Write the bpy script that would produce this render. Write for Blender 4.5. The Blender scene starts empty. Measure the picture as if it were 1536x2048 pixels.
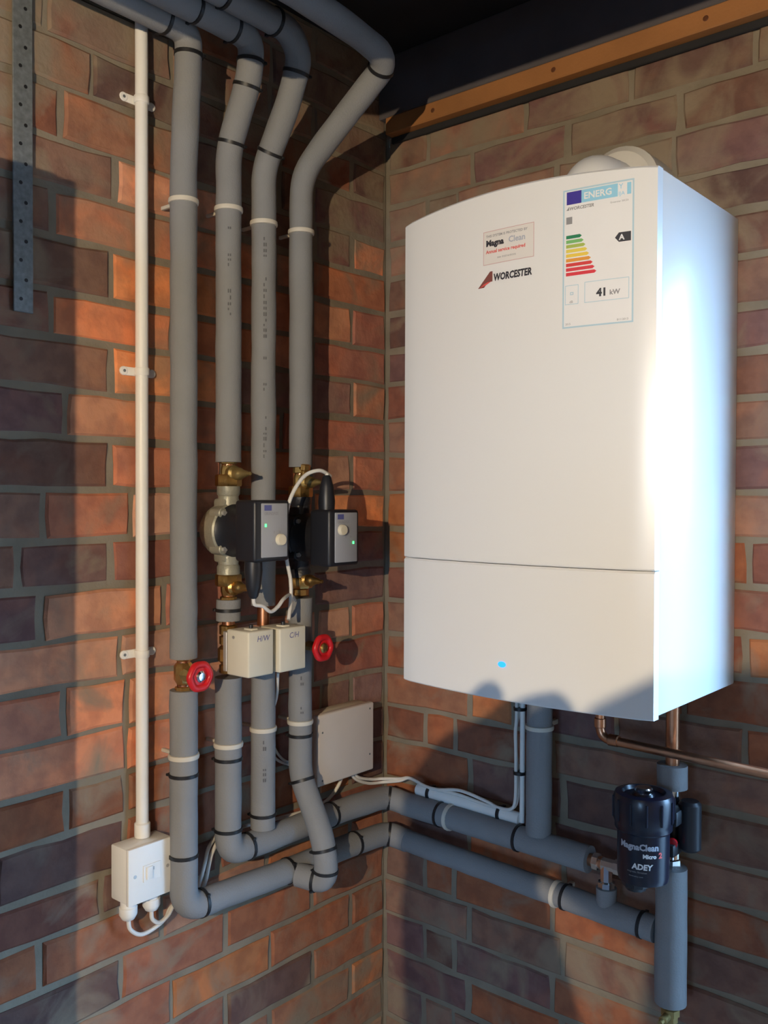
import bpy, bmesh, math, random
from mathutils import Vector, Matrix, noise
random.seed(7)
S = bpy.context.scene
COL = S.collection
# ------------------------------------------------------------------ camera
cam_data = bpy.data.cameras.new('camera'); cam = bpy.data.objects.new('camera', cam_data); COL.objects.link(cam)
cam_data.sensor_fit = 'HORIZONTAL'; cam_data.sensor_width = 36; cam_data.lens = 43.0936
cam_data.clip_start = 0.02; cam_data.clip_end = 60
cam.matrix_world = Matrix([[0.762731, -0.013705, 0.646571, 1.276479], [0.646707, 0.010858, -0.762661, -1.511516], [0.003432, 0.999847, 0.017145, 1.5], [0.0, 0.0, 0.0, 1.0]])
S.camera = cam
# ------------------------------------------------------------------ exposure
S.view_settings.view_transform = 'Standard'; S.view_settings.look = 'None'
S.view_settings.gamma = 1; S.view_settings.exposure = 0; S.view_settings.use_curve_mapping = False
# ------------------------------------------------------------------ daylight (overcast, cool) + the warm lamp
W = bpy.data.worlds.new('sky'); S.world = W; W.use_nodes = True
bg = W.node_tree.nodes['Background']; bg.inputs[0].default_value = (0.33, 0.61, 1.0, 1); bg.inputs[1].default_value = 21
LAMP = Vector((1.36, -2.35, 1.70)); LAMP_POWER = 138.0; LAMP_COL = (1.0, 0.79, 0.52)
# ------------------------------------------------------------------ helpers
def new_mat(name, col, rough=0.6, metal=0.0, spec=0.5, noise_s=0, noise_amt=0.15, bump=0, bump_s=200, emit=None, coat=0):
    m = bpy.data.materials.new(name); m.use_nodes = True; nt = m.node_tree; b = nt.nodes['Principled BSDF']
    b.inputs['Base Color'].default_value = (*col, 1); b.inputs['Roughness'].default_value = rough
    b.inputs['Metallic'].default_value = metal; b.inputs['Specular IOR Level'].default_value = spec
    if coat: b.inputs['Coat Weight'].default_value = coat; b.inputs['Coat Roughness'].default_value = 0.15
    if emit: b.inputs['Emission Color'].default_value = (*emit[0], 1); b.inputs['Emission Strength'].default_value = emit[1]
    tc = nt.nodes.new('ShaderNodeNewGeometry')
    n = nt.nodes.new('ShaderNodeTexNoise'); n.inputs['Scale'].default_value = noise_s or 30; n.inputs['Detail'].default_value = 4
    nt.links.new(tc.outputs['Position'], n.inputs['Vector'])
    mx = nt.nodes.new('ShaderNodeMix'); mx.data_type = 'RGBA'
    mx.inputs[6].default_value = (*[c * (1 - noise_amt) for c in col], 1); mx.inputs[7].default_value = (*[min(1, c * (1 + noise_amt)) for c in col], 1)
    nt.links.new(n.outputs['Fac'], mx.inputs[0]); nt.links.new(mx.outputs[2], b.inputs['Base Color'])
    if bump:
        n2 = nt.nodes.new('ShaderNodeTexNoise'); n2.inputs['Scale'].default_value = bump_s; n2.inputs['Detail'].default_value = 3
        nt.links.new(tc.outputs['Position'], n2.inputs['Vector'])
        bp = nt.nodes.new('ShaderNodeBump'); bp.inputs['Strength'].default_value = bump; bp.inputs['Distance'].default_value = 0.003
        nt.links.new(n2.outputs['Fac'], bp.inputs['Height']); nt.links.new(bp.outputs[0], b.inputs['Normal'])
    return m

class MB:
    def __init__(s): s.bm = bmesh.new()
    def box(s, a, b, bev=0.0, seg=2):
        a = Vector(a); b = Vector(b); t = bmesh.new(); bmesh.ops.create_cube(t, size=1)
        c = (a + b) / 2; d = b - a
        for v in t.verts: v.co = Vector((v.co.x * abs(d.x), v.co.y * abs(d.y), v.co.z * abs(d.z))) + c
        if bev: bmesh.ops.bevel(t, geom=t.edges[:] , offset=bev, segments=seg, affect='EDGES', profile=0.5)
        return s.merge(t)
    def merge(s, t, mat=None):
        if mat is not None: t.transform(mat)
        me = bpy.data.meshes.new('tmp'); t.to_mesh(me); t.free(); s.bm.from_mesh(me); bpy.data.meshes.remove(me); return s
    def lathe(s, base, axis, prof, n=28):
        """prof: list of (radius, height along the axis)"""
        base = Vector(base); ax = Vector(axis).normalized(); q = Vector((0, 0, 1)).rotation_difference(ax).to_matrix()
        rings = []
        for r, h in prof:
            if r < 1e-6: rings.append([s.bm.verts.new(base + ax * h)])
            else: rings.append([s.bm.verts.new(base + q @ Vector((r * math.cos(2 * math.pi * i / n), r * math.sin(2 * math.pi * i / n), h))) for i in range(n)])
        for A, B in zip(rings, rings[1:]):
            for i in range(n):
                j = (i + 1) % n
                if len(A) == 1 and len(B) == 1: continue
                if len(A) == 1: s.bm.faces.new((A[0], B[j], B[i]))
                elif len(B) == 1: s.bm.faces.new((A[i], A[j], B[0]))
                else: s.bm.faces.new((A[i], A[j], B[j], B[i]))
        for R, f in ((rings[0], 1), (rings[-1], 0)):
            if len(R) > 1: s.bm.faces.new(R[::-1] if f else R)
        return s
    def cyl(s, a, b, r, n=24, bev=0.0):
        a = Vector(a); b = Vector(b); h = (b - a).length
        if bev: return s.lathe(a, b - a, [(r - bev, 0), (r, bev), (r, h - bev), (r - bev, h)], n)
        return s.lathe(a, b - a, [(r, 0), (r, h)], n)
    def tube(s, pts, r, n=16, rough=0.0, rfun=None):
        pts = [Vector(p) for p in pts]; T = []
        for i in range(len(pts)):
            T.append((pts[min(i + 1, len(pts) - 1)] - pts[max(i - 1, 0)]).normalized())
        up = Vector((0, 0, 1)) if abs(T[0].z) < 0.9 else Vector((0, 1, 0))
        N = (up - T[0] * up.dot(T[0])).normalized(); prev = None; first = None
        for i, p in enumerate(pts):
            if i:
                N = T[i - 1].rotation_difference(T[i]).to_matrix() @ N; N = (N - T[i] * N.dot(T[i])).normalized()
            B = T[i].cross(N); rr = rfun(i / (len(pts) - 1)) if rfun else r
            ring = []
            for k in range(n):
                a = 2 * math.pi * k / n; d = N * math.cos(a) + B * math.sin(a)
                q = rr
                if rough: q += rough * noise.noise((p + d * r) * 22)
                ring.append(s.bm.verts.new(p + d * q))
            if prev:
                for k in range(n): s.bm.faces.new((prev[k], prev[(k + 1) % n], ring[(k + 1) % n], ring[k]))
            else: first = ring
            prev = ring
        s.bm.faces.new(first[::-1]); s.bm.faces.new(prev); return s
    def poly(s, pts, ext):
        """planar polygon extruded by the vector ext"""
        a = [s.bm.verts.new(p) for p in pts]; b = [s.bm.verts.new(Vector(p) + Vector(ext)) for p in pts]; n = len(a)
        s.bm.faces.new(a); s.bm.faces.new(b[::-1])
        for i in range(n): s.bm.faces.new((a[(i + 1) % n], a[i], b[i], b[(i + 1) % n]))
        return s
    def build(s, name, mat, parent=None, smooth=True, **props):
        bmesh.ops.recalc_face_normals(s.bm, faces=s.bm.faces)
        me = bpy.data.meshes.new(name); s.bm.to_mesh(me); s.bm.free()
        me.materials.append(mat)
        if smooth:
            me.polygons.foreach_set('use_smooth', [True] * len(me.polygons)); me.set_sharp_from_angle(angle=math.radians(35))
        o = bpy.data.objects.new(name, me); COL.objects.link(o)
        if parent: o.parent = parent; o.matrix_parent_inverse = parent.matrix_world.inverted()
        for k, v in props.items(): o[k] = v
        return o

def arc_path(pts, r, seg=7):
    """round the corners of a polyline"""
    pts = [Vector(p) for p in pts]; out = [pts[0]]
    for i in range(1, len(pts) - 1):
        a, b, c = pts[i - 1], pts[i], pts[i + 1]; u = (a - b); v = (c - b)
        d = min(r, u.length * 0.48, v.length * 0.48); p = b + u.normalized() * d; q = b + v.normalized() * d
        for k in range(seg + 1):
            t = k / seg; out.append(p * (1 - t) ** 2 + b * 2 * t * (1 - t) + q * t * t)
    out.append(pts[-1]); return out
def dense(pts, step=0.03):
    out = [Vector(pts[0])]
    for a, b in zip(pts, pts[1:]):
        a = Vector(a); b = Vector(b); n = max(1, int((b - a).length / step))
        for k in range(1, n + 1): out.append(a.lerp(b, k / n))
    return out
def smooth_path(pts, seg=8):
    """Catmull-Rom through the points"""
    P = [Vector(p) for p in pts]; P = [P[0] * 2 - P[1]] + P + [P[-1] * 2 - P[-2]]; out = []
    for i in range(1, len(P) - 2):
        for k in range(seg):
            t = k / seg; a, b, c, d = P[i - 1:i + 3]
            out.append(0.5 * ((2 * b) + (c - a) * t + (2 * a - 5 * b + 4 * c - d) * t * t + (3 * b - a - 3 * c + d) * t ** 3))
    out.append(P[-2]); return out
def root(name, loc, label, cat, group=None):
    o = bpy.data.objects.new(name, None); COL.objects.link(o); o.location = loc; o.empty_display_size = 0.05
    o['label'] = label; o['category'] = cat
    if group: o['group'] = group
    bpy.context.view_layer.update(); return o
def tagm(o, label, cat, group=None):
    o['label'] = label; o['category'] = cat
    if group: o['group'] = group
    return o
def text_mesh(body, size, bold=0.0, align='LEFT', shear=0.0, xs=1.0):
    c = bpy.data.curves.new('txt', 'FONT'); c.body = body; c.size = size; c.align_x = align; c.offset = bold; c.shear = shear; c.resolution_u = 2
    o = bpy.data.objects.new('txt', c); COL.objects.link(o); bpy.context.view_layer.update()
    me = bpy.data.meshes.new_from_object(o.evaluated_get(bpy.context.evaluated_depsgraph_get()))
    v = [(p.co.x * xs, p.co.y) for p in me.vertices]; f = [tuple(p.vertices) for p in me.polygons]
    bpy.data.objects.remove(o); bpy.data.curves.remove(c); bpy.data.meshes.remove(me); return v, f
def flat_print(name, verts, faces, fn, mat, parent):
    me = bpy.data.meshes.new(name); me.from_pydata([fn(x, y) for x, y in verts], [], faces); me.materials.append(mat)
    o = bpy.data.objects.new(name, me); COL.objects.link(o); o.parent = parent; o.matrix_parent_inverse = parent.matrix_world.inverted(); return o
def join_print(items):
    V = []; F = []
    for v, f in items:
        k = len(V); V += list(v); F += [tuple(i + k for i in q) for q in f]
    return V, F
def rect(x0, y0, x1, y1, n=1):
    v = []; f = []
    for i in range(n + 1):
        x = x0 + (x1 - x0) * i / n; v += [(x, y0), (x, y1)]
    for i in range(n): f.append((2 * i, 2 * i + 2, 2 * i + 3, 2 * i + 1))
    return v, f
def frame_rect(x0, y0, x1, y1, t, n=6):
    return join_print([rect(x0, y0, x1, y0 + t, n), rect(x0, y1 - t, x1, y1, n), rect(x0, y0, x0 + t, y1), rect(x1 - t, y0, x1, y1)])
def shift(vf, dx, dy): return [(x + dx, y + dy) for x, y in vf[0]], vf[1]
# ------------------------------------------------------------------ materials
def brick_mat():
    m = bpy.data.materials.new('brick_clay'); m.use_nodes = True; nt = m.node_tree; b = nt.nodes['Principled BSDF']; L = nt.links
    b.inputs['Roughness'].default_value = 0.9; b.inputs['Specular IOR Level'].default_value = 0.2
    g = nt.nodes.new('ShaderNodeNewGeometry'); oi = nt.nodes.new('ShaderNodeObjectInfo')
    def nz(scale, detail=4, dist=0.0):
        n = nt.nodes.new('ShaderNodeTexNoise'); n.inputs['Scale'].default_value = scale; n.inputs['Detail'].default_value = detail
        n.inputs['Distortion'].default_value = dist; L.new(g.outputs['Position'], n.inputs['Vector']); return n
    def mix(fac, a, bb, mode='MIX'):
        x = nt.nodes.new('ShaderNodeMix'); x.data_type = 'RGBA'; x.blend_type = mode
        for s, v in ((0, fac), (6, a), (7, bb)):
            if hasattr(v, 'is_linked') or hasattr(v, 'links'): L.new(v, x.inputs[s])
            else: x.inputs[s].default_value = v if s == 0 else (*v, 1)
        return x.outputs[2]
    def ramp(src, lo, hi):
        r = nt.nodes.new('ShaderNodeMapRange'); r.inputs[1].default_value = lo; r.inputs[2].default_value = hi; r.clamp = True
        L.new(src, r.inputs[0]); return r.outputs[0]
    c = mix(ramp(nz(26, 5).outputs['Fac'], 0.42, 0.62), oi.outputs['Color'], (0.78, 0.76, 0.80), 'MULTIPLY')
    c = mix(ramp(nz(11, 3, 0.6).outputs['Fac'], 0.50, 0.66), c, (1.22, 1.08, 0.98), 'MULTIPLY')
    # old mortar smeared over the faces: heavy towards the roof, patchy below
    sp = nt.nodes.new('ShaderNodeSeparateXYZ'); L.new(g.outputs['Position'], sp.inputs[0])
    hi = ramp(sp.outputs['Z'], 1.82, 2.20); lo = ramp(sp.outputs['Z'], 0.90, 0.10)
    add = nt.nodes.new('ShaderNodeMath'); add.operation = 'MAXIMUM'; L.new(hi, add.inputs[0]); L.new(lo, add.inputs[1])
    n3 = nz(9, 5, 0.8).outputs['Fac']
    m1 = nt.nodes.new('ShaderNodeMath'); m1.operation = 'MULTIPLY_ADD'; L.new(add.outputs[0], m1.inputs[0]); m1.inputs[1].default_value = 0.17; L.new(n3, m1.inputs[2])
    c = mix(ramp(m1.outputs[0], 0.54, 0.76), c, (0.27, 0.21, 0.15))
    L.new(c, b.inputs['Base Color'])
    bp = nt.nodes.new('ShaderNodeBump'); bp.inputs['Strength'].default_value = 0.55; bp.inputs['Distance'].default_value = 0.004
    L.new(nz(70, 6, 0.2).outputs['Fac'], bp.inputs['Height']); L.new(bp.outputs[0], b.inputs['Normal'])
    return m
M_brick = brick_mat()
M_mortar = new_mat('mortar', (0.24, 0.205, 0.155), 0.95, spec=0.15, noise_s=14, noise_amt=0.35, bump=0.9, bump_s=60)
M_lag = new_mat('grey_foam', (0.245, 0.25, 0.26), 0.75, spec=0.25, noise_s=18, noise_amt=0.10, bump=0.25, bump_s=320)
M_lagend = new_mat('grey_foam_cut', (0.27, 0.27, 0.27), 0.85, spec=0.2, noise_s=60, noise_amt=0.2, bump=0.3)
M_tie = new_mat('black_nylon', (0.012, 0.012, 0.014), 0.45)
M_clip = new_mat('cream_clip', (0.62, 0.58, 0.50), 0.5, noise_amt=0.05)
M_pvc = new_mat('white_pvc', (0.86, 0.85, 0.82), 0.4, noise_amt=0.04)
M_cable = new_mat('white_cable', (0.74, 0.72, 0.68), 0.45, noise_amt=0.05)
M_enamel = new_mat('white_enamel', (0.80, 0.80, 0.79), 0.28, spec=0.5, noise_amt=0.01, noise_s=4)
M_side = M_enamel
M_gap = new_mat('seam_strip', (0.30, 0.29, 0.27), 0.8)
M_brass = new_mat('brass', (0.62, 0.38, 0.13), 0.35, metal=1.0, noise_s=60, noise_amt=0.35, bump=0.2)
M_oldbrass = new_mat('dull_brass', (0.34, 0.25, 0.10), 0.5, metal=0.8, noise_s=60, noise_amt=0.35, bump=0.2)
M_copper = new_mat('copper', (0.62, 0.30, 0.17), 0.33, metal=1.0, noise_s=40, noise_amt=0.3)
M_chrome = new_mat('chrome', (0.75, 0.75, 0.76), 0.15, metal=1.0, noise_amt=0.03)
M_cast = new_mat('grey_cast_iron', (0.36, 0.35, 0.28), 0.45, metal=0.35, noise_s=50, noise_amt=0.15, bump=0.4, bump_s=150)
M_blackcast = new_mat('black_painted_iron', (0.02, 0.022, 0.03), 0.4, noise_s=50, noise_amt=0.3, bump=0.3)
M_black = new_mat('black_plastic', (0.014, 0.015, 0.02), 0.42, noise_amt=0.1)
M_navy = new_mat('dark_navy_plastic', (0.005, 0.007, 0.020), 0.3, coat=0.15, noise_amt=0.1)
M_plate = new_mat('silver_grey_faceplate', (0.36, 0.37, 0.40), 0.45, noise_amt=0.04)
M_knob = new_mat('cream_knob', (0.74, 0.66, 0.50), 0.5)
M_red = new_mat('red_enamel', (0.62, 0.014, 0.02), 0.35, noise_amt=0.12)
M_cream = new_mat('cream_plastic', (0.72, 0.67, 0.54), 0.5, noise_amt=0.05)
M_alu = new_mat('aluminium', (0.55, 0.54, 0.52), 0.45, metal=0.6, noise_amt=0.1)
M_galv = new_mat('galvanised_steel', (0.20, 0.215, 0.215), 0.5, metal=0.4, noise_s=120, noise_amt=0.5)
M_wood = new_mat('sawn_pine', (0.36, 0.155, 0.05), 0.75, noise_s=9, noise_amt=0.35, bump=0.2)
M_dark = new_mat('blackened_timber', (0.045, 0.040, 0.042), 0.9, noise_s=12, noise_amt=0.4, bump=0.3)
M_felt = new_mat('black_roofing_felt', (0.02, 0.02, 0.023), 0.95, noise_s=12, noise_amt=0.3)
M_conc = new_mat('concrete', (0.20, 0.19, 0.18), 0.9, noise_s=6, noise_amt=0.25, bump=0.4, bump_s=40)
M_green = new_mat('green_led', (0.0, 0.5, 0.05), 0.4, emit=((0.05, 1.0, 0.15), 5))
M_blueled = new_mat('blue_led', (0.0, 0.2, 0.9), 0.4, emit=((0.03, 0.32, 1.0), 1.6))
def ink(n, c): return new_mat('print_' + n, c, 0.5, noise_amt=0.02)
I_white = ink('white', (0.82, 0.82, 0.82)); I_black = ink('black', (0.03, 0.03, 0.04)); I_grey = ink('grey', (0.28, 0.28, 0.29))
I_blue = ink('blue', (0.30, 0.62, 0.80)); I_eu = ink('dark_blue', (0.05, 0.035, 0.30)); I_red = ink('red', (0.72, 0.10, 0.09)); I_biro = ink('biro', (0.10, 0.11, 0.30))
I_pale = ink('pale_blue', (0.45, 0.63, 0.72)); I_pink = ink('pink', (0.62, 0.40, 0.40)); I_silver = ink('silver', (0.42, 0.45, 0.52)); I_maroon = ink('maroon', (0.22, 0.07, 0.06))
I_dots = ink('lag_print', (0.10, 0.10, 0.11))
# ================================================================== THE SETTING
def struct(o): o['kind'] = 'structure'; return o
DX0, DX1, DZ = 0.86, 1.76, 2.00            # unseen doorway added in the right-hand wall to explain the cool light
HT = 2.42
wl = struct(MB().box((-0.22, -5, 0), (-0.0035, 0.0, HT)).build('wall_left', M_mortar, smooth=False))
wr = struct(MB().box((-0.22, 0.0035, 0), (DX0, 0.22, HT)).box((DX1, 0.0035, 0), (3.4, 0.22, HT)).box((DX0, 0.0035, DZ), (DX1, 0.22, HT)).build('wall_right', M_mortar, smooth=False))
struct(MB().box((3.2, -5, 0), (3.42, 0, HT)).build('wall_far', M_mortar, smooth=False))
struct(MB().box((-0.22, -5.2, 0), (1.3, -5, HT)).box((2.9, -5.2, 0), (3.42, -5, HT)).box((1.3, -5.2, 2.05), (2.9, -5, HT)).box((1.3, -5.2, 0), (2.9, -5, .95)).build('wall_back', M_mortar, smooth=False))
struct(MB().box((-0.22, -5.2, -0.1), (3.42, 0.22, 0)).build('floor', M_conc, smooth=False))
struct(MB().box((-30, 0.22, -0.15), (30, 30, -0.05)).box((-30, -30, -0.15), (30, -5.2, -0.05)).build('ground', M_conc, smooth=False))
ceil = struct(MB().box((-0.22, -5.2, HT), (3.42, 0.22, HT + 0.08)).build('ceiling', M_felt, smooth=False))
for k in range(6):
    MB().box((0.0, -0.62 - k * 0.5, 2.33), (3.2, -0.575 - k * 0.5, HT), 0.002, 1).build('joist', M_dark, ceil, smooth=False)
MB().box((0.0, -0.028, 2.294), (3.2, -0.006, HT), 0.002, 1).build('wall_joist', new_mat('dark_joist', (.10, .09, .10), .9, noise_s=12, noise_amt=.3), ceil, smooth=False)
tr = struct(MB().box((0.02, -0.030, 2.258), (3.19, -0.004, 2.2935), 0.002, 1).build('trim_1', M_wood, smooth=False))
struct(MB().box((0.02, -0.010, 2.245), (3.19, -0.003, 2.2575), 0.001, 1).build('gap_strip', M_felt, smooth=False))  # thin black strip standing for the dark gap under the batten
for kx in (0.145, 0.42, 0.70):
    MB().lathe((kx, -0.030, 2.276), (0, -1, 0), [(0.006, -0.001), (0.004, 0.0008), (0, 0.0009)], 10).build('knot', ink('knot', (0.12, 0.04, 0.015)), tr)
# doorway frame
dr = struct(MB().box((DX0, 0.10, 0), (DX0 + 0.03, 0.16, DZ)).box((DX1 - 0.03, 0.10, 0), (DX1, 0.16, DZ)).box((DX0, 0.10, DZ - 0.03), (DX1, 0.16, DZ)).build('door_1', M_pvc, smooth=False))

wn = struct(MB().box((1.3, -5.13, .95), (1.36, -5.07, 2.05)).box((2.84, -5.13, .95), (2.9, -5.07, 2.05)).box((1.3, -5.13, 1.99), (2.9, -5.07, 2.05)).box((1.3, -5.13, .95), (2.9, -5.07, 1.01)).box((2.18, -5.12, .95), (2.22, -5.08, 2.05)).build('added_window', M_pvc, smooth=False))  # unseen rear window added for more cool light on the boiler front
# ---- bricks
def brick_mesh(L, seed):
    rnd = random.Random(seed); H = 0.066; hw, hh = L / 2, H / 2; per = []
    nx = max(2, int(L / 0.05)); c = 0.004
    def edge(p, q, n):
        for i in range(n):
            t = i / n; per.append((p[0] + (q[0] - p[0]) * t, p[1] + (q[1] - p[1]) * t))
    edge((-hw, -hh), (hw, -hh), nx); edge((hw, -hh), (hw, hh), 2); edge((hw, hh), (-hw, hh), nx); edge((-hw, hh), (-hw, -hh), 2)
    j = [(x + rnd.uniform(-.0026, .0026), y + rnd.uniform(-.0022, .0022)) for x, y in per]
    V = [(x, y, -0.012) for x, y in j]; n = len(j)
    V += [(x, y, 0.0) for x, y in j]
    V += [(x * (1 - c / hw), y * (1 - c / hh), 0.0035 + rnd.uniform(-.0008, .0008)) for x, y in j]
    F = []
    for k in (0, n):
        for i in range(n): F.append((k + i, k + (i + 1) % n, k + n + (i + 1) % n, k + n + i))
    F.append(tuple(range(2 * n, 3 * n)))
    me = bpy.data.meshes.new('brick'); me.from_pydata(V, [], F); me.materials.append(M_brick); return me
BM = {L: [brick_mesh(L, int(L * 1000) + s) for s in range(9)] for L in (0.215, 0.15, 0.1025)}
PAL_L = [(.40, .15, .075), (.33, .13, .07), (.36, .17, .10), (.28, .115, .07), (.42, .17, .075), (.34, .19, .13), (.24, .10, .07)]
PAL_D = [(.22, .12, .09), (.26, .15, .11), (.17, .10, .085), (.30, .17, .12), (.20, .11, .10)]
def lay(wall, side, u0, u1, beds, joints, pal_fn):
    """one brick object per brick; joints[i] = known perpend positions of course i"""
    for ci in range(len(beds) - 1):
        zt, zb = beds[ci], beds[ci + 1]; js = joints.get(ci, [])
        js = sorted(j for j in js if u0 < j < u1)
        first = (0.1075 if ci % 2 else 0.22)
        if side == 'R': first = (0.22 if ci % 2 else 0.1075)
        marks = [u0] + ([u0 + first] if not js or js[0] > u0 + first + 0.08 else []) + js + [u1]
        full = [marks[0]]
        for a, b in zip(marks, marks[1:]):
            g = b - a; last = b == u1
            if g > 0.27:
                if last and side == 'L':
                    p = a
                    while p + 0.225 < b: p += 0.225; full.append(p)
                else:
                    n = max(1, round(g / 0.225)); rem = g / n
                    if rem > 0.245: n += 1
                    if n * 0.225 - g > 0.09 and n > 1:
                        full.append(a + (g - (n - 1) * 0.225)); 
                        for k in range(1, n - 1): full.append(full[-1] + 0.225)
                    else:
                        for k in range(1, n): full.append(a + g * k / n)
            if b - full[-1] < 0.04 and last: full[-1] = b
            else: full.append(b)
        for a, b in zip(full, full[1:]):
            ln = b - a - random.uniform(.0075, .0135)
            if ln < 0.02: continue
            key = min(BM, key=lambda q: abs(q - ln)); me = random.choice(BM[key])
            o = bpy.data.objects.new('brick', me); COL.objects.link(o)
            h = (zt - zb) - random.uniform(.0075, .0130)
            uc = (a + b) / 2 + random.uniform(-.001, .001); zc = (zt + zb) / 2 + random.uniform(-.0012, .0012); out = random.uniform(-0.0015, 0.002)
            X = random.choice((1, -1)); 
            if side == 'L': mat = Matrix(((0, 0, 1, out - 0.0035), (-1, 0, 0, -uc), (0, 1, 0, zc), (0, 0, 0, 1)))
            else: mat = Matrix(((1, 0, 0, uc), (0, 0, -1, 0.0035 - out), (0, 1, 0, zc), (0, 0, 0, 1)))
            tilt = Matrix.Rotation(random.uniform(-.012, .012), 4, 'Z')
            o.parent = wall; o.matrix_world = mat @ tilt @ Matrix.Diagonal((ln / key, h / 0.066, 1, 1))
            c = pal_fn(uc, zc); f = random.uniform(.8, 1.15); o.color = (c[0] * f, c[1] * f, c[2] * f, 1)
beds = [2.419, 2.343, 2.266, 2.189, 2.117, 2.037, 1.964, 1.890, 1.808, 1.738, 1.660, 1.587, 1.508, 1.431, 1.356, 1.278, 1.207, 1.127, 1.052, .980, .897, .828, .752, .677, .602, .527, .452, .377, .302]
JL = {2: [.785], 3: [.71, .935], 4: [.76], 5: [.665, .89], 6: [.55, .775], 7: [.675, .90], 8: [.555, .78], 9: [.675, .90], 10: [.53, .754], 11: [.678, .90], 12: [.64, .791],
      13: [.678, .832], 14: [.575, .798], 15: [.66, .88], 16: [.646, .76], 17: [.648, .87], 18: [.65, .757], 19: [.652, .87], 20: [.695, .91], 21: [.58, .80], 22: [.66, .88], 23: [.56, .78], 24: [.66, .88]}
JR = {2: [.342, .557, .769], 16: [.10, .213, .44, .66], 15: [.763], 14: [.55, .66], 17: [.32, .54, .763], 13: [.765], 12: [.66]}
def palL(u, z):  # dusty bricks high up; lit and shaded zones put into the colour
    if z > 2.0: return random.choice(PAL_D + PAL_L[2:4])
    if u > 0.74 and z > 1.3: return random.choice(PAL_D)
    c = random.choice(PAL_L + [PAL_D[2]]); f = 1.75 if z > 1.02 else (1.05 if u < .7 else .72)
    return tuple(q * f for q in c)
def palR(u, z):  # dark bricks at the top; lower right shadow is also put into colour
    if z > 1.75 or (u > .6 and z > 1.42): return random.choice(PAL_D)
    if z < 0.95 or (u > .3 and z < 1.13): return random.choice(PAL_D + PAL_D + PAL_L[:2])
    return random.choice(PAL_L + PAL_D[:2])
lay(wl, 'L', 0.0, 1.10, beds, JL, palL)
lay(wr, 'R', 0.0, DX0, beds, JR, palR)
def far_bricks(name, wall, side, u0, u1, z0, z1, skip=None):
    m = MB(); z = z1; k = 0
    while z - 0.0757 > z0:
        u = u0 - (0.1125 if k % 2 else 0)
        while u < u1:
            a, b = max(u, u0) + .005, min(u + .225, u1) - .005
            if b - a > .03 and not (skip and skip(a, b, z - .0757)):
                if side == 'L': m.box((-.01, -b, z - .07), (random.uniform(-.001, .002), -a, z - .005))
                elif side == 'R': m.box((a, random.uniform(-.002, .001), z - .07), (b, .01, z - .005))
                elif side == 'F': m.box((3.195, -b, z - .07), (3.21, -a, z - .005))
            u += .225
        z -= 0.0757; k += 1
    o = m.build('brick_field', M_brick, wall, smooth=False); o['kind'] = 'stuff'; o.color = (.33, .15, .09, 1)
far_bricks('a', wl, 'L', 1.10, 5.0, 0, 2.419)
far_bricks('b', wl, 'L', 0.0, 1.10, 0, .302)
far_bricks('c', wr, 'R', 0.0, DX0, 0, .302)
far_bricks('d', wr, 'R', DX1, 3.2, 0, 2.419)
far_bricks('e', wr, 'R', DX0, DX1, DZ, 2.419)

# ================================================================== BOILER
BX, BZ, BD, BW, BH = 0.3047, 1.1916, 0.3152, 0.4413, 0.76
def bow(u): return 0.024 * (1 - (2 * u - 1) ** 2)
def frontY(x): return -(BD + bow((x - BX) / BW))
boiler = root('boiler', (BX + BW / 2, 0, BZ), 'white wall-hung boiler with a bowed front and energy label, right of the corner', 'boiler')
MB().box((BX, -0.0, BZ + 0.004), (BX + BW, -(BD - 0.02), BZ + BH), 0.003).build('casing', M_enamel, boiler)
def front_slab(z0, z1, arch, name):
    m = MB(); n = 24; A = []; dB = -(BD - 0.02)
    for i in range(n + 1):
        u = i / n; x = BX + BW * u; e = 0.0
        if i in (0, n): e = 0.003
        y = frontY(x) + e; zt = z1 + arch * (1 - (2 * u - 1) ** 2)
        A.append([m.bm.verts.new((x, dB, z0)), m.bm.verts.new((x, y + 0.002, z0)), m.bm.verts.new((x, y, z0 + 0.002)), m.bm.verts.new((x, y, zt - 0.003)), m.bm.verts.new((x, y + 0.003, zt)), m.bm.verts.new((x, dB, zt))])
    for p, q in zip(A, A[1:]):
        for k in range(6): m.bm.faces.new((p[k], q[k], q[(k + 1) % 6], p[(k + 1) % 6]))
    m.bm.faces.new(A[0]); m.bm.faces.new(A[-1][::-1]); return m.build(name, M_enamel, boiler)
ZS = BZ + 0.2065
front_slab(BZ, ZS - 0.0006, 0, 'lower_flap'); front_slab(ZS + 0.0006, BZ + BH, 0.012, 'front_panel')
MB().box((BX + 0.004, -(BD - 0.03), ZS - 0.003), (BX + BW - 0.004, -(BD - 0.006), ZS + 0.003)).build('seam', M_gap, boiler)
MB().box((BX + 0.03, -0.03, BZ - 0.006), (BX + BW - 0.02, -(BD - 0.05), BZ + 0.006), 0.002).build('underside_tray', M_blackcast, boiler)
def onfront(off=0.0006): return lambda x, z: (x, frontY(x) - off, z)
# status light
vf = ([(0.5175 + 0.0072 * math.cos(a), 1.2465 + 0.0045 * math.sin(a)) for a in [k * math.pi / 8 for k in range(16)]], [tuple(range(16))])
flat_print('status_light', *vf, onfront(0.0008), M_blueled, boiler)['label'] = 'glowing blue status light'
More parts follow.
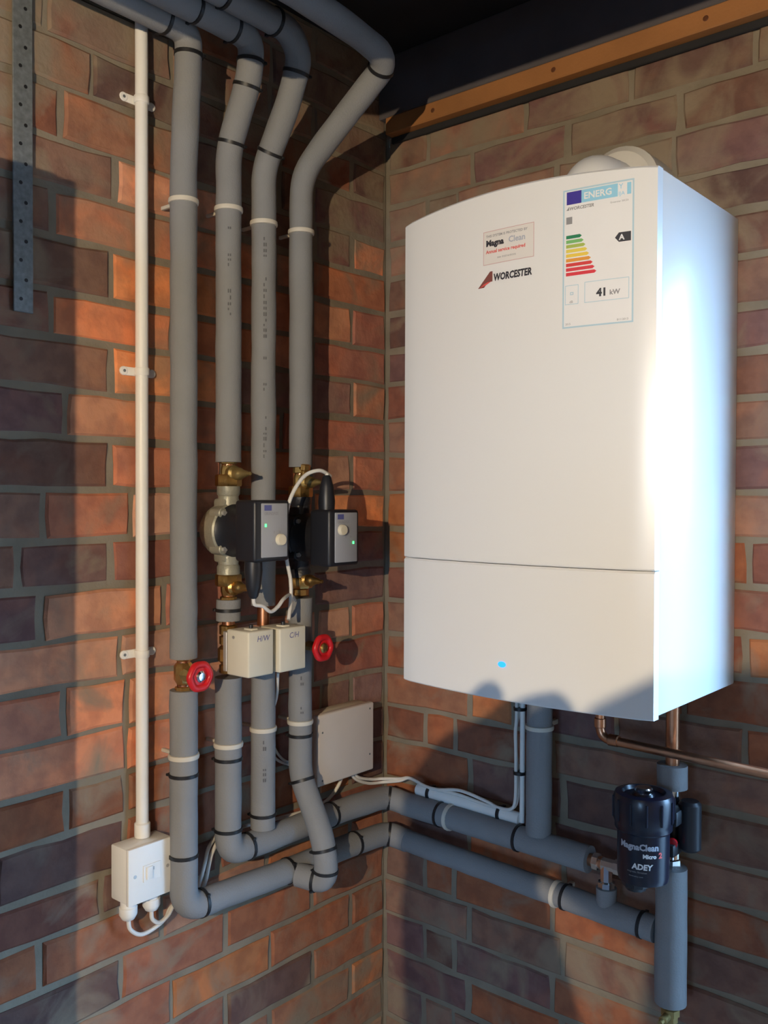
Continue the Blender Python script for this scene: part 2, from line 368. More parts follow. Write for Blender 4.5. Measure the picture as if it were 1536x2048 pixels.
# energy label
lab = flat_print('energy_label', *rect(.6145, 1.741, .7165, 1.938, 10), onfront(0.0004), I_white, boiler)
def pr(name, vf, mat, par=None, off=0.0008): return flat_print(name, *vf, onfront(off), mat, par or lab)
pr('border', frame_rect(.6145, 1.741, .7165, 1.938, .0022), I_pale)
pr('blue_band', rect(.642, 1.9165, .694, 1.9345, 6), I_blue); pr('flag_panel', rect(.620, 1.9165, .642, 1.9345, 3), I_eu)
pr('heading', shift(text_mesh('ENERG', .0130, .0003), .6455, 1.9210), I_white, off=.0011)
pr('language_marks', join_print([shift(text_mesh('Y', .010), .6955, 1.9265), shift(text_mesh('IJA', .0075), .695, 1.9175), rect(.707, 1.9175, .7125, 1.9335)]), I_blue, off=.0011)
pr('maker_line', join_print([shift(text_mesh('WORCESTER', .0062, .0002, shear=.2), .624, 1.9085), ([(.6195, 1.9085), (.6238, 1.9138), (.6238, 1.9085)], [(0, 1, 2)])]), I_grey)
pr('model_line', shift(text_mesh('Greenstar 30CDi', .0036), .6835, 1.9085), I_grey)
pr('tap_symbol', rect(.6195, 1.889, .6285, 1.899), I_grey)
cols = [(.02, .22, .10), (.20, .50, .16), (.42, .52, .10), (.85, .62, .06), (.86, .62, .08), (.80, .34, .05), (.70, .05, .05), (.72, .05, .07), (.72, .04, .06)]
for k, c in enumerate(cols):
    z = 1.8705 - k * .0066; w = .0205 + .0027 * k
    if k == 3: c = (.80, .65, .10)
    pr('rating_bar', ([(.6195, z - .0024), (.6195 + w, z - .0024), (.6195 + w + .003, z), (.6195 + w, z + .0024), (.6195, z + .0024)], [(0, 1, 2, 3, 4)]), ink('bar%d' % k, c))
pr('rating_arrow', ([(.6905, 1.860), (.696, 1.8665), (.7125, 1.8665), (.7125, 1.8535), (.696, 1.8535)], [(0, 1, 2, 3, 4)]), I_black)
pr('rating_letter', shift(text_mesh('A', .0105, .0004), .6965, 1.8562), I_white, off=.0011)
pr('boxes', join_print([frame_rect(.6185, 1.7745, .6385, 1.802, .0008), frame_rect(.6475, 1.7745, .7105, 1.804, .0008)]), I_pale)
pr('sound_value', shift(text_mesh('41', .0150, .0007), .665, 1.7820), I_black); pr('sound_unit', shift(text_mesh('kW', .0095, .0003), .6835, 1.7823), I_grey)
for w_, s_, x_, z_ in (('dB', .005, .625, 1.7765), ('2015', .004, .619, 1.7455), ('811/2013', .0042, .694, 1.745)): pr('small_print', shift(text_mesh(w_, s_), x_, z_), I_grey)
pr('speaker_symbol', frame_rect(.626, 1.788, .631, 1.792, .001), I_pale)
# service sticker
st = flat_print('service_sticker', *rect(.4795, 1.852, .5685, 1.9025, 8), onfront(0.0004), ink('sticker', (.76, .73, .69)), boiler)
pr('sticker_border', frame_rect(.4795, 1.852, .5685, 1.9025, .0009), I_pink, st)
pr('sticker_line', shift(text_mesh('THIS SYSTEM IS PROTECTED BY', .0052, .0001), .4845, 1.893), I_grey, st)
pr('sticker_name', shift(text_mesh('Magna', .0125, .0006), .4845, 1.880), I_black, st)
pr('sticker_name_pale', shift(text_mesh('Clean', .0125, .0003), .525, 1.880), I_silver, st)
pr('sticker_red_line', shift(text_mesh('Annual service required', .0072, .0002), .4845, 1.869), I_red, st)
pr('sticker_small_line', shift(text_mesh('see instructions', .0052), .505, 1.8595), I_grey, st)
# badge
bd = flat_print('maker_badge', *join_print([shift(text_mesh('WORCESTER', .0145, .0006, shear=.1, xs=.78), .4985, 1.8265)]), onfront(0.0006), I_black, boiler)
pr('badge_mark', join_print([([(.4695, 1.8185), (.492, 1.8415), (.4965, 1.8415), (.4965, 1.826), (.488, 1.826), (.481, 1.8185)], [(0, 1, 2, 3, 4, 5)])]), I_maroon, bd, off=.0006)
pr('badge_swoosh', join_print([([(.4725, 1.8185), (.486, 1.8225), (.4935, 1.826), (.489, 1.826), (.480, 1.8235)], [(0, 1, 2, 3, 4)])]), I_red, bd, off=.0009)
# flue
fl = root('flue_elbow', (.55, -.12, BZ + BH), 'white round flue elbow turning back into the wall above the boiler', 'flue')
MB().lathe((.548, -.125, BZ + BH - .002), (0, 0, 1), [(.062, 0), (.062, .018), (.052, .022), (.052, .03)], 36).build('boiler_collar', M_clip, fl)
MB().tube(arc_path([(.555, -.135, BZ + BH + .015), (.555, -.135, BZ + BH + .060), (.567, .02, BZ + BH + .066)], .07, 12), .050, 32).build('elbow', M_pvc, fl)
MB().lathe((.574, -.085, BZ + BH + .064), (0, 1, 0), [(.060, 0), (.070, .008), (.070, .085)], 36).build('wall_collar', M_clip, fl)

# ================================================================== PIPES
LR = 0.0218
PATHS = {}
def snap(par, c, axis):
    best = None
    for P in PATHS.get(par.name, []):
        for i in range(1, len(P) - 1):
            d = (P[i] - Vector(c)).length
            if best is None or d < best[0]: best = (d, P[i], (P[i + 1] - P[i - 1]).normalized())
    return (best[1], best[2]) if best and best[0] < .04 else (Vector(c), Vector(axis).normalized())
def tie(par, c, axis, r, head=(0, 0)):
    c, axis = snap(par, c, axis)
    m = MB(); ax = Vector(axis).normalized()
    m.lathe(Vector(c) - ax * .002, ax, [(r - .001, -.001), (r + .0016, -.0008), (r + .0016, .0048), (r - .001, .005)], 24)
    side = ax.orthogonal().normalized(); side.rotate(Matrix.Rotation(head[0], 3, ax)); p = Vector(c) + side * (r + .002)
    m.box(p - Vector((.003, .003, .002)), p + Vector((.003, .003, .002)), .0005, 1)
    return m.build('cable_tie', M_tie, par)
def clip(par, c, axis, r, wall='L'):
    c, axis = snap(par, c, axis); ax = Vector(axis).normalized(); m = MB()
    m.lathe(Vector(c) - ax * .0045, ax, [(r - .001, 0), (r + .0022, .0008), (r + .0028, .0045), (r + .0022, .008), (r - .001, .009)], 28)
    if wall == 'L': m.box((0.0025, c[1] - .003, c[2] - .003), (c[0] - r + .003, c[1] + .003, c[2] + .003), .001, 1)
    else: m.box((c[0] - .0045, c[1] + r - .003, c[2] - .0045), (c[0] + .0045, -0.0, c[2] + .0045), .001, 1)
    o = m.build('pipe_clip', M_clip, par); o['label'] = 'cream plastic pipe clip'; return o
def lagging(par, pts, r=LR, rad=0.03, name='insulation', rough=.0012):
    P = dense(arc_path(pts, rad), .006); PATHS.setdefault(par.name, []).append(P)
    return MB().tube(P, r, 20, rough).build(name, M_lag, par)
def core(par, a, b, r=.011, name='copper_core'): return MB().cyl(a, b, r, 20).build(name, M_copper, par)
RY = -.06
Y1, Y2, Y3, Y4 = -.581, -.487, -.407, -.315
PX = .06
# -- pipe 1
p1 = root('insulated_pipe', (PX, Y1, 1.24), 'grey insulated pipe rising from the left red handwheel to the ceiling, nearest the tall conduit', 'pipe', 'insulated pipes')
lagging(p1, [(PX, Y1, 1.235), (PX, Y1, 1.7), (PX, Y1, 2.03), (.076, Y1, 2.243), (.078, Y1 - .10, 2.243), (.08, -1.5, 2.243)], rad=.03)
core(p1, (PX, Y1, 1.19), (PX, Y1, 1.26))
clip(p1, (PX, Y1, 1.976), (0, 0, 1), LR); tie(p1, (.0745, Y1, 2.205), (.05, 0, 1), LR); tie(p1, (.078, -.628, 2.243), (0, 1, 0), LR)
# -- pipe 2
p2 = root('insulated_pipe', (PX, Y2, 1.56), 'grey insulated pipe rising from the silver-bodied pump, second from the white conduit', 'pipe', 'insulated pipes')
lagging(p2, [(PX, Y2, 1.557), (PX, Y2, 2.085), (.112, Y2, 2.19), (.119, Y2, 2.254), (.119, Y2 - .09, 2.256), (.12, -1.5, 2.25)], rad=.028)
core(p2, (PX, Y2, 1.53), (PX, Y2, 1.58))
clip(p2, (PX, Y2, 1.985), (0, 0, 1), LR); tie(p2, (.065, Y2, 2.100), (.3, 0, 1), LR); tie(p2, (.108, Y2, 2.182), (.3, 0, 1), LR); tie(p2, (.117, Y2, 2.215), (.1, 0, 1), LR); tie(p2, (.119, -.530, 2.256), (0, 1, 0), LR); tie(p2, (.119, -.605, 2.255), (0, 1, 0), LR)
# -- pipe 3
p3 = root('insulated_pipe', (PX, Y3, 1.31), 'grey insulated pipe passing between the two pumps up to the ceiling', 'pipe', 'insulated pipes')
lagging(p3, [(PX, Y3, 1.306), (PX, Y3, 2.075), (.126, Y3, 2.18), (.150, Y3, 2.245), (.154, Y3 - .03, 2.277), (.156, -.60, 2.277), (.158, -1.5, 2.275)], rad=.03)
core(p3, (PX, Y3, 1.27), (PX, Y3, 1.33)); clip(p3, (PX, Y3, 1.977), (0, 0, 1), LR); tie(p3, (.075, Y3, 2.104), (.55, 0, 1), LR); tie(p3, (.140, Y3, 2.222), (.35, 0, 1), LR); tie(p3, (.154, -.470, 2.277), (0, 1, 0), LR + .0004); tie(p3, (.155, -.58, 2.277), (0, 1, 0), LR + .0004)
# -- pipe 4
p4 = root('insulated_pipe', (PX, Y4, 1.55), 'grey insulated pipe with the longest slanting top bend, above the black pump', 'pipe', 'insulated pipes')
lagging(p4, [(PX, Y4, 1.553), (PX, Y4, 2.09), (.205, Y4, 2.193), (.275, Y4 - .005, 2.232), (.272, -.41, 2.250), (.27, -.52, 2.257), (.268, -1.5, 2.29)], rad=.045)
core(p4, (PX, Y4, 1.53), (PX, Y4, 1.57)); clip(p4, (PX, Y4, 1.984), (0, 0, 1), LR)
tie(p4, (.262, Y4 - .002, 2.222), (.5, -.1, .6), LR)
# -- lower pipes on the left wall
q1 = root('insulated_pipe', (PX, Y1, .83), 'grey insulated pipe dropping from the left red handwheel, turning along the lower row', 'pipe', 'insulated pipes')
lagging(q1, [(PX, Y1, 1.183), (PX, Y1, .822), (PX, -.352, .812), (PX, -.20, .812), (PX, -.062, .804), (.112, RY, .7985)], rad=.035, r=LR + .001)
core(q1, (PX, Y1, 1.17), (PX, Y1, 1.20)); clip(q1, (PX, Y1, 1.075), (0, 0, 1), LR + .001)
for z in (1.045, .912): tie(q1, (PX, Y1, z), (0, 0, 1), LR + .001)
tie(q1, (PX, -.545, .821), (0, 1, 0), LR + .001); tie(q1, (PX, -.352, .812), (0, 1, 0), LR + .001)
q2 = root('insulated_pipe', (PX, Y2, .89), 'grey insulated pipe below the left valve box, turning right along the upper row', 'pipe', 'insulated pipes')
lagging(q2, [(PX, Y2, 1.19), (PX, Y2, .886), (PX, -.35, .886), (PX, -.177, .886), (PX, -.062, .879), (.112, RY, .8735)], rad=.03, r=LR + .001)
clip(q2, (PX, Y2, 1.077), (0, 0, 1), LR + .001)
for z in (1.047, .931): tie(q2, (PX, Y2, z), (0, 0, 1), LR + .001)
tie(q2, (PX, -.445, .886), (.0, 1, .0), LR + .001); tie(q2, (PX, -.235, .886), (0, 1, 0), LR + .001)
tie(q1, (.062, -.062, .804), (1, 1, 0), LR + .001); tie(q2, (.062, -.062, .879), (1, 1, 0), LR + .001); tie(q1, (PX, -.165, .81), (0, 1, 0), LR + .001)
q3 = root('insulated_pipe', (PX, Y3, .90), 'short grey insulated pipe below the right white valve box, ending in the upper row', 'pipe', 'insulated pipes')
lagging(q3, [(PX, Y3, 1.19), (PX, Y3, .909)], r=LR)
clip(q3, (PX, Y3, 1.085), (0, 0, 1), LR); tie(q3, (PX, Y3, .934), (0, 0, 1), LR)
q4 = root('insulated_pipe', (PX, Y4, 1.0), 'grey insulated pipe with a kinked lower end, left of the cream junction box', 'pipe', 'insulated pipes')
lagging(q4, [(PX, Y4, 1.312), (PX, Y4, .985), (.115, Y4, .885), (.128, Y4, .84), (.125, Y4, .800), (.075, Y4 - .02, .806)], rad=.03)
clip(q4, (PX, Y4, 1.084), (0, 0, 1), LR)
tie(q4, (PX, Y4, 1.058), (0, 0, 1), LR); tie(q4, (.064, Y4, .975), (.45, 0, -1), LR); tie(q4, (.127, Y4, .860), (.1, 0, 1), LR); tie(q4, (.1275, Y4, .822), (0, 0, 1), LR); tie(q4, (.105, -.323, .803), (1, .1, 0), LR)
# -- right wall rows
RY = -.06
ru = root('insulated_pipe', (.3, RY, .87), 'grey insulated pipe of the upper row under the boiler, ending at the chrome valve', 'pipe', 'insulated pipes')
lagging(ru, [(.105, RY, .8735), (.52, RY, .8665)], rad=.03, r=.0235)
core(ru, (.51, RY, .8665), (.545, RY, .8665)); clip(ru, (.218, RY, .871), (1, 0, 0), .0235, 'R')
for x in (.195, .375): tie(ru, (x, RY, .8725), (1, 0, 0), .0235)
rl = root('insulated_pipe', (.3, RY, .79), 'grey insulated pipe of the lower row under the boiler, joining the vertical pipe at right', 'pipe', 'insulated pipes')
lagging(rl, [(.105, RY, .799), (.642, RY, .781)], rad=.03, r=.0215)
clip(rl, (.455, RY, .7885), (1, 0, 0), .0215, 'R')
lagging(rl, [(.552, RY, .785), (.552, RY, .826)], r=.0175, name='tee_stub')
for x in (.475, .615): tie(rl, (x, RY, .800 - (x * .033)), (1, 0, 0), .0215)
rs = root('insulated_pipe', (.418, RY, .9), 'bluish grey insulated pipe dropping from the boiler into the upper row', 'pipe', 'insulated pipes')
lagging(rs, [(.418, RY, BZ - .006), (.418, RY, .887)], r=.0235); clip(rs, (.418, RY, 1.085), (0, 0, 1), .0235, 'R')
rd = root('insulated_pipe', (.668, RY, .65), 'thick grey insulated pipe dropping below the dark filter at lower right', 'pipe', 'insulated pipes')
lagging(rd, [(.668, RY, .893), (.668, RY, .668)], r=.0255); core(rd, (.668, RY, .655), (.668, RY, .93))
MB().lathe((.668, RY, .636), (0, 0, 1), [(.006, 0), (.013, .002), (.013, .012), (.016, .013), (.016, .024), (.012, .026), (.012, .034)], 8).lathe((.668, RY - .01, .650), (0, -1, 0), [(.007, 0), (.007, .02), (.004, .021), (.004, .03)], 12).build('drain_cock', M_oldbrass, rd)
rt = root('copper_pipe', (.668, RY, 1.06), 'vertical copper pipe from the boiler with a short grey insulation collar above the filter', 'pipe', 'bare copper pipes')
MB().cyl((.668, RY, 1.03), (.668, RY, BZ - .006), .011, 20).build('copper_tube', M_copper, rt)
lagging(rt, [(.668, RY, 1.062), (.668, RY, 1.024)], r=.0245); MB().cyl((.668, RY, 1.0), (.668, RY, 1.03), .013, 18).build('compression_nut', M_chrome, rt)
cg = root('copper_pipe', (.54, -.105, 1.10), 'horizontal copper pipe from the boiler underside running right across the wall', 'pipe', 'bare copper pipes')
CA = (0.5610, -0.1050, 1.1260); CE = (0.8340, -0.1050, 1.0890); CB = (0.5650, -0.1050, 1.0960)
dxz = (CE[2] - CB[2]) / (CE[0] - CB[0])
MB().tube(arc_path([(CA[0], -.105, BZ - .006), (CA[0], -.105, CB[2]), (1.0, -.105, CB[2] + dxz * (1.0 - CB[0]))], .02), .0078, 18).build('copper_tube', M_copper, cg)
MB().cyl((CA[0], -.105, CB[2] + .018), (CA[0], -.105, CB[2] + .034), .0098, 18, .001).cyl((CB[0] + .012, -.105, CB[2] + .0), (CB[0] + .03, -.105, CB[2] + .0), .0098, 18, .001).build('solder_elbow', M_copper, cg)

def lag_print(par, y, z0, z1):
    a0 = math.radians(-38); v = []; f = []; z = z1; rnd = random.Random(int(z0 * 100))
    while z > z0:
        h = rnd.uniform(.004, .009); w = .0022
        for dx in (-.0022, .0012):
            if rnd.random() < .7:
                k = len(v); v += [(dx, z), (dx + w, z), (dx + w, z - h * .8), (dx, z - h * .8)]; f.append((k, k + 1, k + 2, k + 3))
        z -= h + (rnd.uniform(.03, .05) if rnd.random() < .2 else .003)
    R_ = LR + .0016
    flat_print('factory_print', v, f, lambda t, zz: (PX + R_ * math.cos(a0 + t / R_), y + R_ * math.sin(a0 + t / R_), zz), I_dots, par)['kind'] = 'stuff'
lag_print(p3, Y3, 1.55, 1.95); lag_print(q3, Y3, .95, 1.07); lag_print(q4, Y4, 1.10, 1.17); lag_print(p2, Y2, 1.80, 1.95)
# chrome bypass valve between the rows
bv = root('bypass_valve', (.552, RY, .86), 'chrome T-shaped valve linking the upper and lower pipe rows beside the dark filter', 'valve')
MB().lathe((.528, RY, .8665), (1, 0, 0), [(.009, 0), (.015, .001), (.015, .011), (.011, .012), (.011, .040), (.0135, .041), (.0135, .052), (.009, .054)], 8).build('body', M_chrome, bv)
MB().lathe((.552, RY, .822), (0, 0, 1), [(.009, 0), (.0150, .002), (.0150, .014), (.0105, .016), (.0105, .045)], 8).build('lower_nut', M_chrome, bv)
# magnetic filter
FX, FY = .655, -.14
mf = root('magnetic_filter', (FX, FY, .88), 'dark navy cylindrical magnetic filter with white lettering under the boiler', 'filter')
MB().lathe((FX, FY, .893), (0, 0, 1), [(.030, 0), (.0385, .004), (.0400, .012), (.0405, .088), (.0405, .112)], 40).build('canister', M_navy, mf)
m = MB().lathe((FX, FY, .975), (0, 0, 1), [(.042, 0), (.0445, .003), (.0445, .012), (.0465, .016), (.0465, .052), (.0440, .058), (.034, .060), (.031, .054), (.018, .054), (.016, .058), (0, .060)], 40)
for k in range(12):
    a = k * math.pi / 6; c = Vector((FX + .0465 * math.cos(a), FY + .0465 * math.sin(a), 1.009)); m.box(c - Vector((.0018, .0018, .017)), c + Vector((.0018, .0018, .017)), .0006, 1)
m.build('screw_cap', M_navy, mf)
MB().lathe((FX, FY, 1.033), (0, 0, 1), [(.014, 0), (.014, .006), (.012, .008), (0, .0085)], 24).build('bleed_cap', M_chrome, mf)
MB().lathe((FX - .012, FY, .875), (0, 0, 1), [(.012, 0), (.016, .001), (.018, .006), (.022, .008), (.024, .022)], 10).build('drain_nub', M_black, mf)
MB().box((FX - .012, -.105, .975), (FX + .040, -.035, 1.0), .004).lathe((.70, -.065, .93), (0, 0, 1), [(.014, 0), (.018, .004), (.018, .075), (.014, .08)], 20).lathe((.668, RY, .925), (0, 0, 1), [(.013, 0), (.016, .002), (.016, .07), (.013, .08)], 20).box((FX, -.105, .925), (FX + .035, -.06, .945), .003).build('manifold', M_black, mf)
MB().lathe((.668, RY, .89), (0, 0, 1), [(.012, 0), (.0145, .001), (.0145, .016), (.012, .018), (.012, .036)], 6).build('union_nut', M_chrome, mf)
MB().lathe((.682, -.090, .945), (.3, -1, 0), [(.008, 0), (.008, .008), (0, .009)], 14).build('valve_screw', M_red, mf)
ca = math.radians(-65.62)
def oncan(z0, ang0, off=.0005, r=.0405):
    return lambda x, y: (FX + (r + off) * math.cos(ca + ang0 + x / r), FY + (r + off) * math.sin(ca + ang0 + x / r), z0 + y)
flat_print('lettering', *text_mesh('MagnaClean', .0135, .0006, xs=.95), oncan(.9545, -.96), I_silver, mf)
flat_print('lettering', *text_mesh('Micro', .0088, .0004), oncan(.9425, -.02), I_white, mf)
flat_print('lettering', *text_mesh('2', .012, .0006), oncan(.9425, .60), I_red, mf)
flat_print('lettering', *text_mesh('ADEY', .0120, .0005, shear=.1), oncan(.9245, -.42), I_white, mf)
flat_print('lettering', *text_mesh('magnetic filtration', .0042), oncan(.9185, -.62), I_grey, mf)
flat_print('lettering', *text_mesh('www.adey.com', .0036), oncan(.912, -.55), I_grey, mf)

# ================================================================== PUMPS
def pump(y, z, body_mat, name_label, flip, x0=PX):
    r = root('circulation_pump', (x0, y, z), name_label, 'pump', 'circulation pumps')
    m = MB().lathe((x0 - .034, y, z), (1, 0, 0), [(.030, 0), (.040, .006), (.044, .014), (.046, .030), (.046, .046), (.042, .050)], 36)
    m.lathe((x0, y, z - .078), (0, 0, 1), [(.0195, 0), (.0195, .016), (.017, .020), (.020, .05), (.020, .106), (.017, .136), (.0195, .140), (.0195, .156)], 28)
    m.box((x0 - .02, y - .018, z - .055), (x0 + .012, y + .018, z + .055), .006)
    for a in (.8, 2.35, 3.95, 5.5): m.cyl((x0 - .005, y + .042 * math.cos(a), z + .042 * math.sin(a)), (x0 + .022, y + .042 * math.cos(a), z + .042 * math.sin(a)), .009, 12, .001)
    m.build('volute', body_mat, r)
    for a in (.8, 2.35, 3.95, 5.5): MB().cyl((x0 + .020, y + .042 * math.cos(a), z + .042 * math.sin(a)), (x0 + .027, y + .042 * math.cos(a), z + .042 * math.sin(a)), .0045, 6).build('bolt', M_alu, r)
    MB().lathe((x0 + .014, y, z), (1, 0, 0), [(.043, 0), (.045, .004), (.040, .010), (.0375, .030), (.0375, .066)], 36).build('motor_can', M_black, r)
    zc = z + .002; hx = x0 + .112
    MB().box((x0 + .062, y - .040, zc - .050), (hx, y + .038, zc + .050), .006, 3).build('control_box', M_black, r)
    MB().box((hx - .001, y - .027, zc - .043), (hx + .0022, y + .030, zc + .045), .0015).build('faceplate', M_plate, r)
    fx = hx + .0024; s = -1 if flip else 1
    MB().lathe((fx - .001, y + .012 * s, zc - .0145 * s), (1, 0, 0), [(.0095, 0), (.0095, .0065), (.0085, .008), (.0, .0082)], 20).build('speed_knob', M_knob, r)
    MB().box((fx, y - .019 * s - .0016, zc + .009 * s - .002), (fx + .0006, y - .019 * s + .0016, zc + .009 * s + .0025)).build('indicator_light', M_green, r)
    flat_print('maker_print', *text_mesh('GRUNDFOS', .0072, xs=.8), (lambda a, b: (fx + .0001, y - .022 + a, zc + .026 + b)), I_grey, r)
    flat_print('blue_mark', *rect(-.022, .033, -.006, .042), (lambda a, b: (fx + .0001, y + a, zc + b)), I_biro, r)
    flat_print('dial_print', *join_print([shift(text_mesh('II', .006), -.002, -.004), shift(text_mesh('I', .006), -.004, -.022), shift(text_mesh('III', .006), .010, -.004)]), (lambda a, b: (fx + .0001, y + a, zc + b * s)), I_grey, r)
    # plug: below the box for the first pump, above it when flipped
    d = -s
    MB().lathe((hx - .028, y - .018, zc + d * .045), (0, 0, d), [(.014, 0), (.015, .02), (.0125, .045), (.008, .062), (.005, .066)], 16).build('cable_plug', M_black, r)
    return r, Vector((hx - .028, y - .018, zc + d * .111))
PZ1, PZ2 = 1.441, 1.424
pa, plug1 = pump(Y2, PZ1, M_cast, 'circulation pump with pale cast body and pale grey faceplate, left of the two', False)
pb, plug2 = pump(Y4, PZ2, M_blackcast, 'circulation pump with black body nearest the corner, right of the two', True)
def pump_valve(y, z, mat, label, x0=PX):
    """brass isolating valve on the pipe, its tapered spindle pointing into the room"""
    r = root('pump_valve', (x0, y, z), label, 'valve', 'brass pump valves')
    MB().lathe((x0, y, z - .030), (0, 0, 1), [(.012, 0), (.0145, .002), (.0145, .012), (.011, .014), (.0135, .022), (.0135, .038), (.011, .046), (.0145, .048), (.0145, .058), (.012, .060)], 8).build('body', mat, r)
    MB().lathe((x0 + .006, y, z), (1, 0, 0), [(.0135, 0), (.0145, .007), (.0145, .010), (.0105, .014), (.0105, .024), (.0085, .027), (.0055, .037), (.0055, .040), (.0032, .044), (.0032, .050), (0, .0512)], 16).build('spindle', mat, r)
    return r
pump_valve(Y2, 1.537, M_oldbrass, 'dull brass valve just above the pale-bodied pump')
pump_valve(Y2, 1.345, M_brass, 'bright brass valve just below the pale-bodied pump')
pump_valve(Y4, 1.525, M_oldbrass, 'brass valve just above the black-bodied pump')
pump_valve(Y4, 1.345, M_brass, 'brass valve just below the black-bodied pump')
for (y, z, n, par) in ((Y2, PZ1 + .085, 'u', pa), (Y2, PZ1 - .085, 'd', pa), (Y4, PZ2 + .084, 'u', pb), (Y4, PZ2 - .084, 'd', pb)):
    MB().lathe((PX, y, z - .010), (0, 0, 1), [(.021, 0), (.0225, .002), (.0225, .018), (.021, .020)], 8).build('union_nut', M_brass, par)
MB().lathe((.074, Y4 - .006, 1.537), (.2, 0, 1), [(.005, 0), (.005, .009), (.010, .011), (.010, .020), (.007, .022)], 8).build('air_vent', M_brass, pb)
# short collar of insulation under pump 1
sc = root('insulated_pipe', (PX, Y2, 1.30), 'short grey insulated stub with one black tie under the pale-bodied pump', 'pipe', 'insulated pipes')
lagging(sc, [(PX, Y2, 1.323), (PX, Y2, 1.287)], r=.0205); tie(sc, (PX, Y2, 1.306), (0, 0, 1), .0207)
core(sc, (PX, Y2, 1.25), (PX, Y2, 1.33)); MB().lathe((PX, Y2, 1.262), (0, 0, 1), [(.013, 0), (.0155, .002), (.0155, .016), (.013, .018)], 8).build('compression_nut', M_brass, sc)

# gate valves with red wheels
def gate_valve(y, z, hx, label, x0=PX, hub=M_alu):
    r = root('gate_valve', (x0, y, z), label, 'valve', 'gate valves with red wheels')
    MB().lathe((x0, y, z - .036), (0, 0, 1), [(.012, 0), (.0145, .001), (.0145, .014), (.010, .016), (.016, .026), (.016, .048), (.010, .056), (.0145, .058), (.0145, .071), (.012, .072)], 8).build('body', M_brass, r)
    MB().lathe((x0 + .008, y, z), (1, 0, 0), [(.015, 0), (.013, .008), (.009, .014), (.009, .024), (.004, .026), (.004, hx - x0 - .004)], 8).build('bonnet', M_oldbrass, r)
    m = MB(); n = 36; R = .0195
    for i in range(n): pass
    ring = [Vector((hx, y + R * math.cos(2 * math.pi * k / 36), z + R * math.sin(2 * math.pi * k / 36))) for k in range(37)]
    rings = []
    for k in range(36):
        a = 2 * math.pi * k / 36; d = Vector((0, math.cos(a), math.sin(a))); rr = R + .0006 * math.cos(6 * a)
        rings.append([m.bm.verts.new(Vector((hx, y, z)) + d * (rr + .0058 * math.cos(b)) + Vector((.0058 * math.sin(b), 0, 0))) for b in [2 * math.pi * j / 12 for j in range(12)]])
    for k in range(36):
        A, B = rings[k], rings[(k + 1) % 36]
        for j in range(12): m.bm.faces.new((A[j], A[(j + 1) % 12], B[(j + 1) % 12], B[j]))
    m.lathe((hx - .004, y, z), (1, 0, 0), [(.017, 0), (.017, .004), (.010, .006)], 24)
    m.build('handwheel', M_red, r)
    MB().lathe((hx, y, z), (1, 0, 0), [(.0095, 0), (.0095, .004), (.0065, .0065), (0, .007)], 16).build('hub_nut', hub, r)
    return r
gate_valve(Y1, 1.210, .102, 'brass gate valve with a red handwheel and white hub, on the pipe nearest the conduit', hub=M_chrome)
gate_valve(Y4, 1.225, .118, 'gate valve with a red handwheel right of the white valve boxes', hub=M_brass)
# motorised valve heads
def motor_head(y0, y1, z0, z1, py, label, word, xb=.085, xf=.140, plate=True):
    r = root('motorised_valve', (PX, py, (z0 + z1) / 2), label, 'valve', 'motorised valve boxes')
    MB().box((xb, y0, z0), (xf, y1, z1), .003, 3).build('actuator_cover', M_cream, r)
    MB().box((xb - .012, y0 + .002, z0 + .004), (xb - .003, y1 - .002, z1 - .005), .001, 1).box((xb - .004, y0 + .006, z0 + .008), (xb + .002, y1 - .006, z1 - .008)).build('base_plate', M_alu, r)
    zc = (z0 + z1) / 2 - .01
    MB().lathe((PX, py, zc - .032), (0, 0, 1), [(.013, 0), (.0155, .001), (.0155, .014), (.012, .016), (.018, .022), (.018, .042), (.012, .048), (.0155, .050), (.0155, .063), (.013, .064)], 8).cyl((PX, py, zc), (xb - .006, py, zc), .010, 16).build('valve_body', M_brass, r)
    MB().box((xf - .03, (y0 + y1) / 2 - .012, z1 - .003), (xf - .012, (y0 + y1) / 2 + .003, z1 + .0025), .001).build('cable_entry', M_cream, r)
    MB().cyl((xf - .021, (y0 + y1) / 2 - .004, z1 + .001), (xf - .021, (y0 + y1) / 2 - .004, z1 + .008), .0035, 10).build('grommet', M_black, r)
    MB().cyl((xb + .018, y0 - .0008, z1 - .012), (xb + .018, y0 + .002, z1 - .012), .0028, 12).build('cover_screw', M_alu, r)
    flat_print('handwriting', *text_mesh(word, .0135, .0, shear=.15, xs=1.0), (lambda a, b: (xf + .0004, (y0 + y1) / 2 - .010 + a, z1 - .018 + b)), I_biro, r)
    return r
motor_head(-.512, -.456, 1.201, 1.277, Y2, 'cream motorised valve box handwritten H/W, left of the pair', 'H/W')
motor_head(-.442, -.380, 1.2, 1.275, Y3, 'cream motorised valve box handwritten C/H, right of the pair', 'C/H')

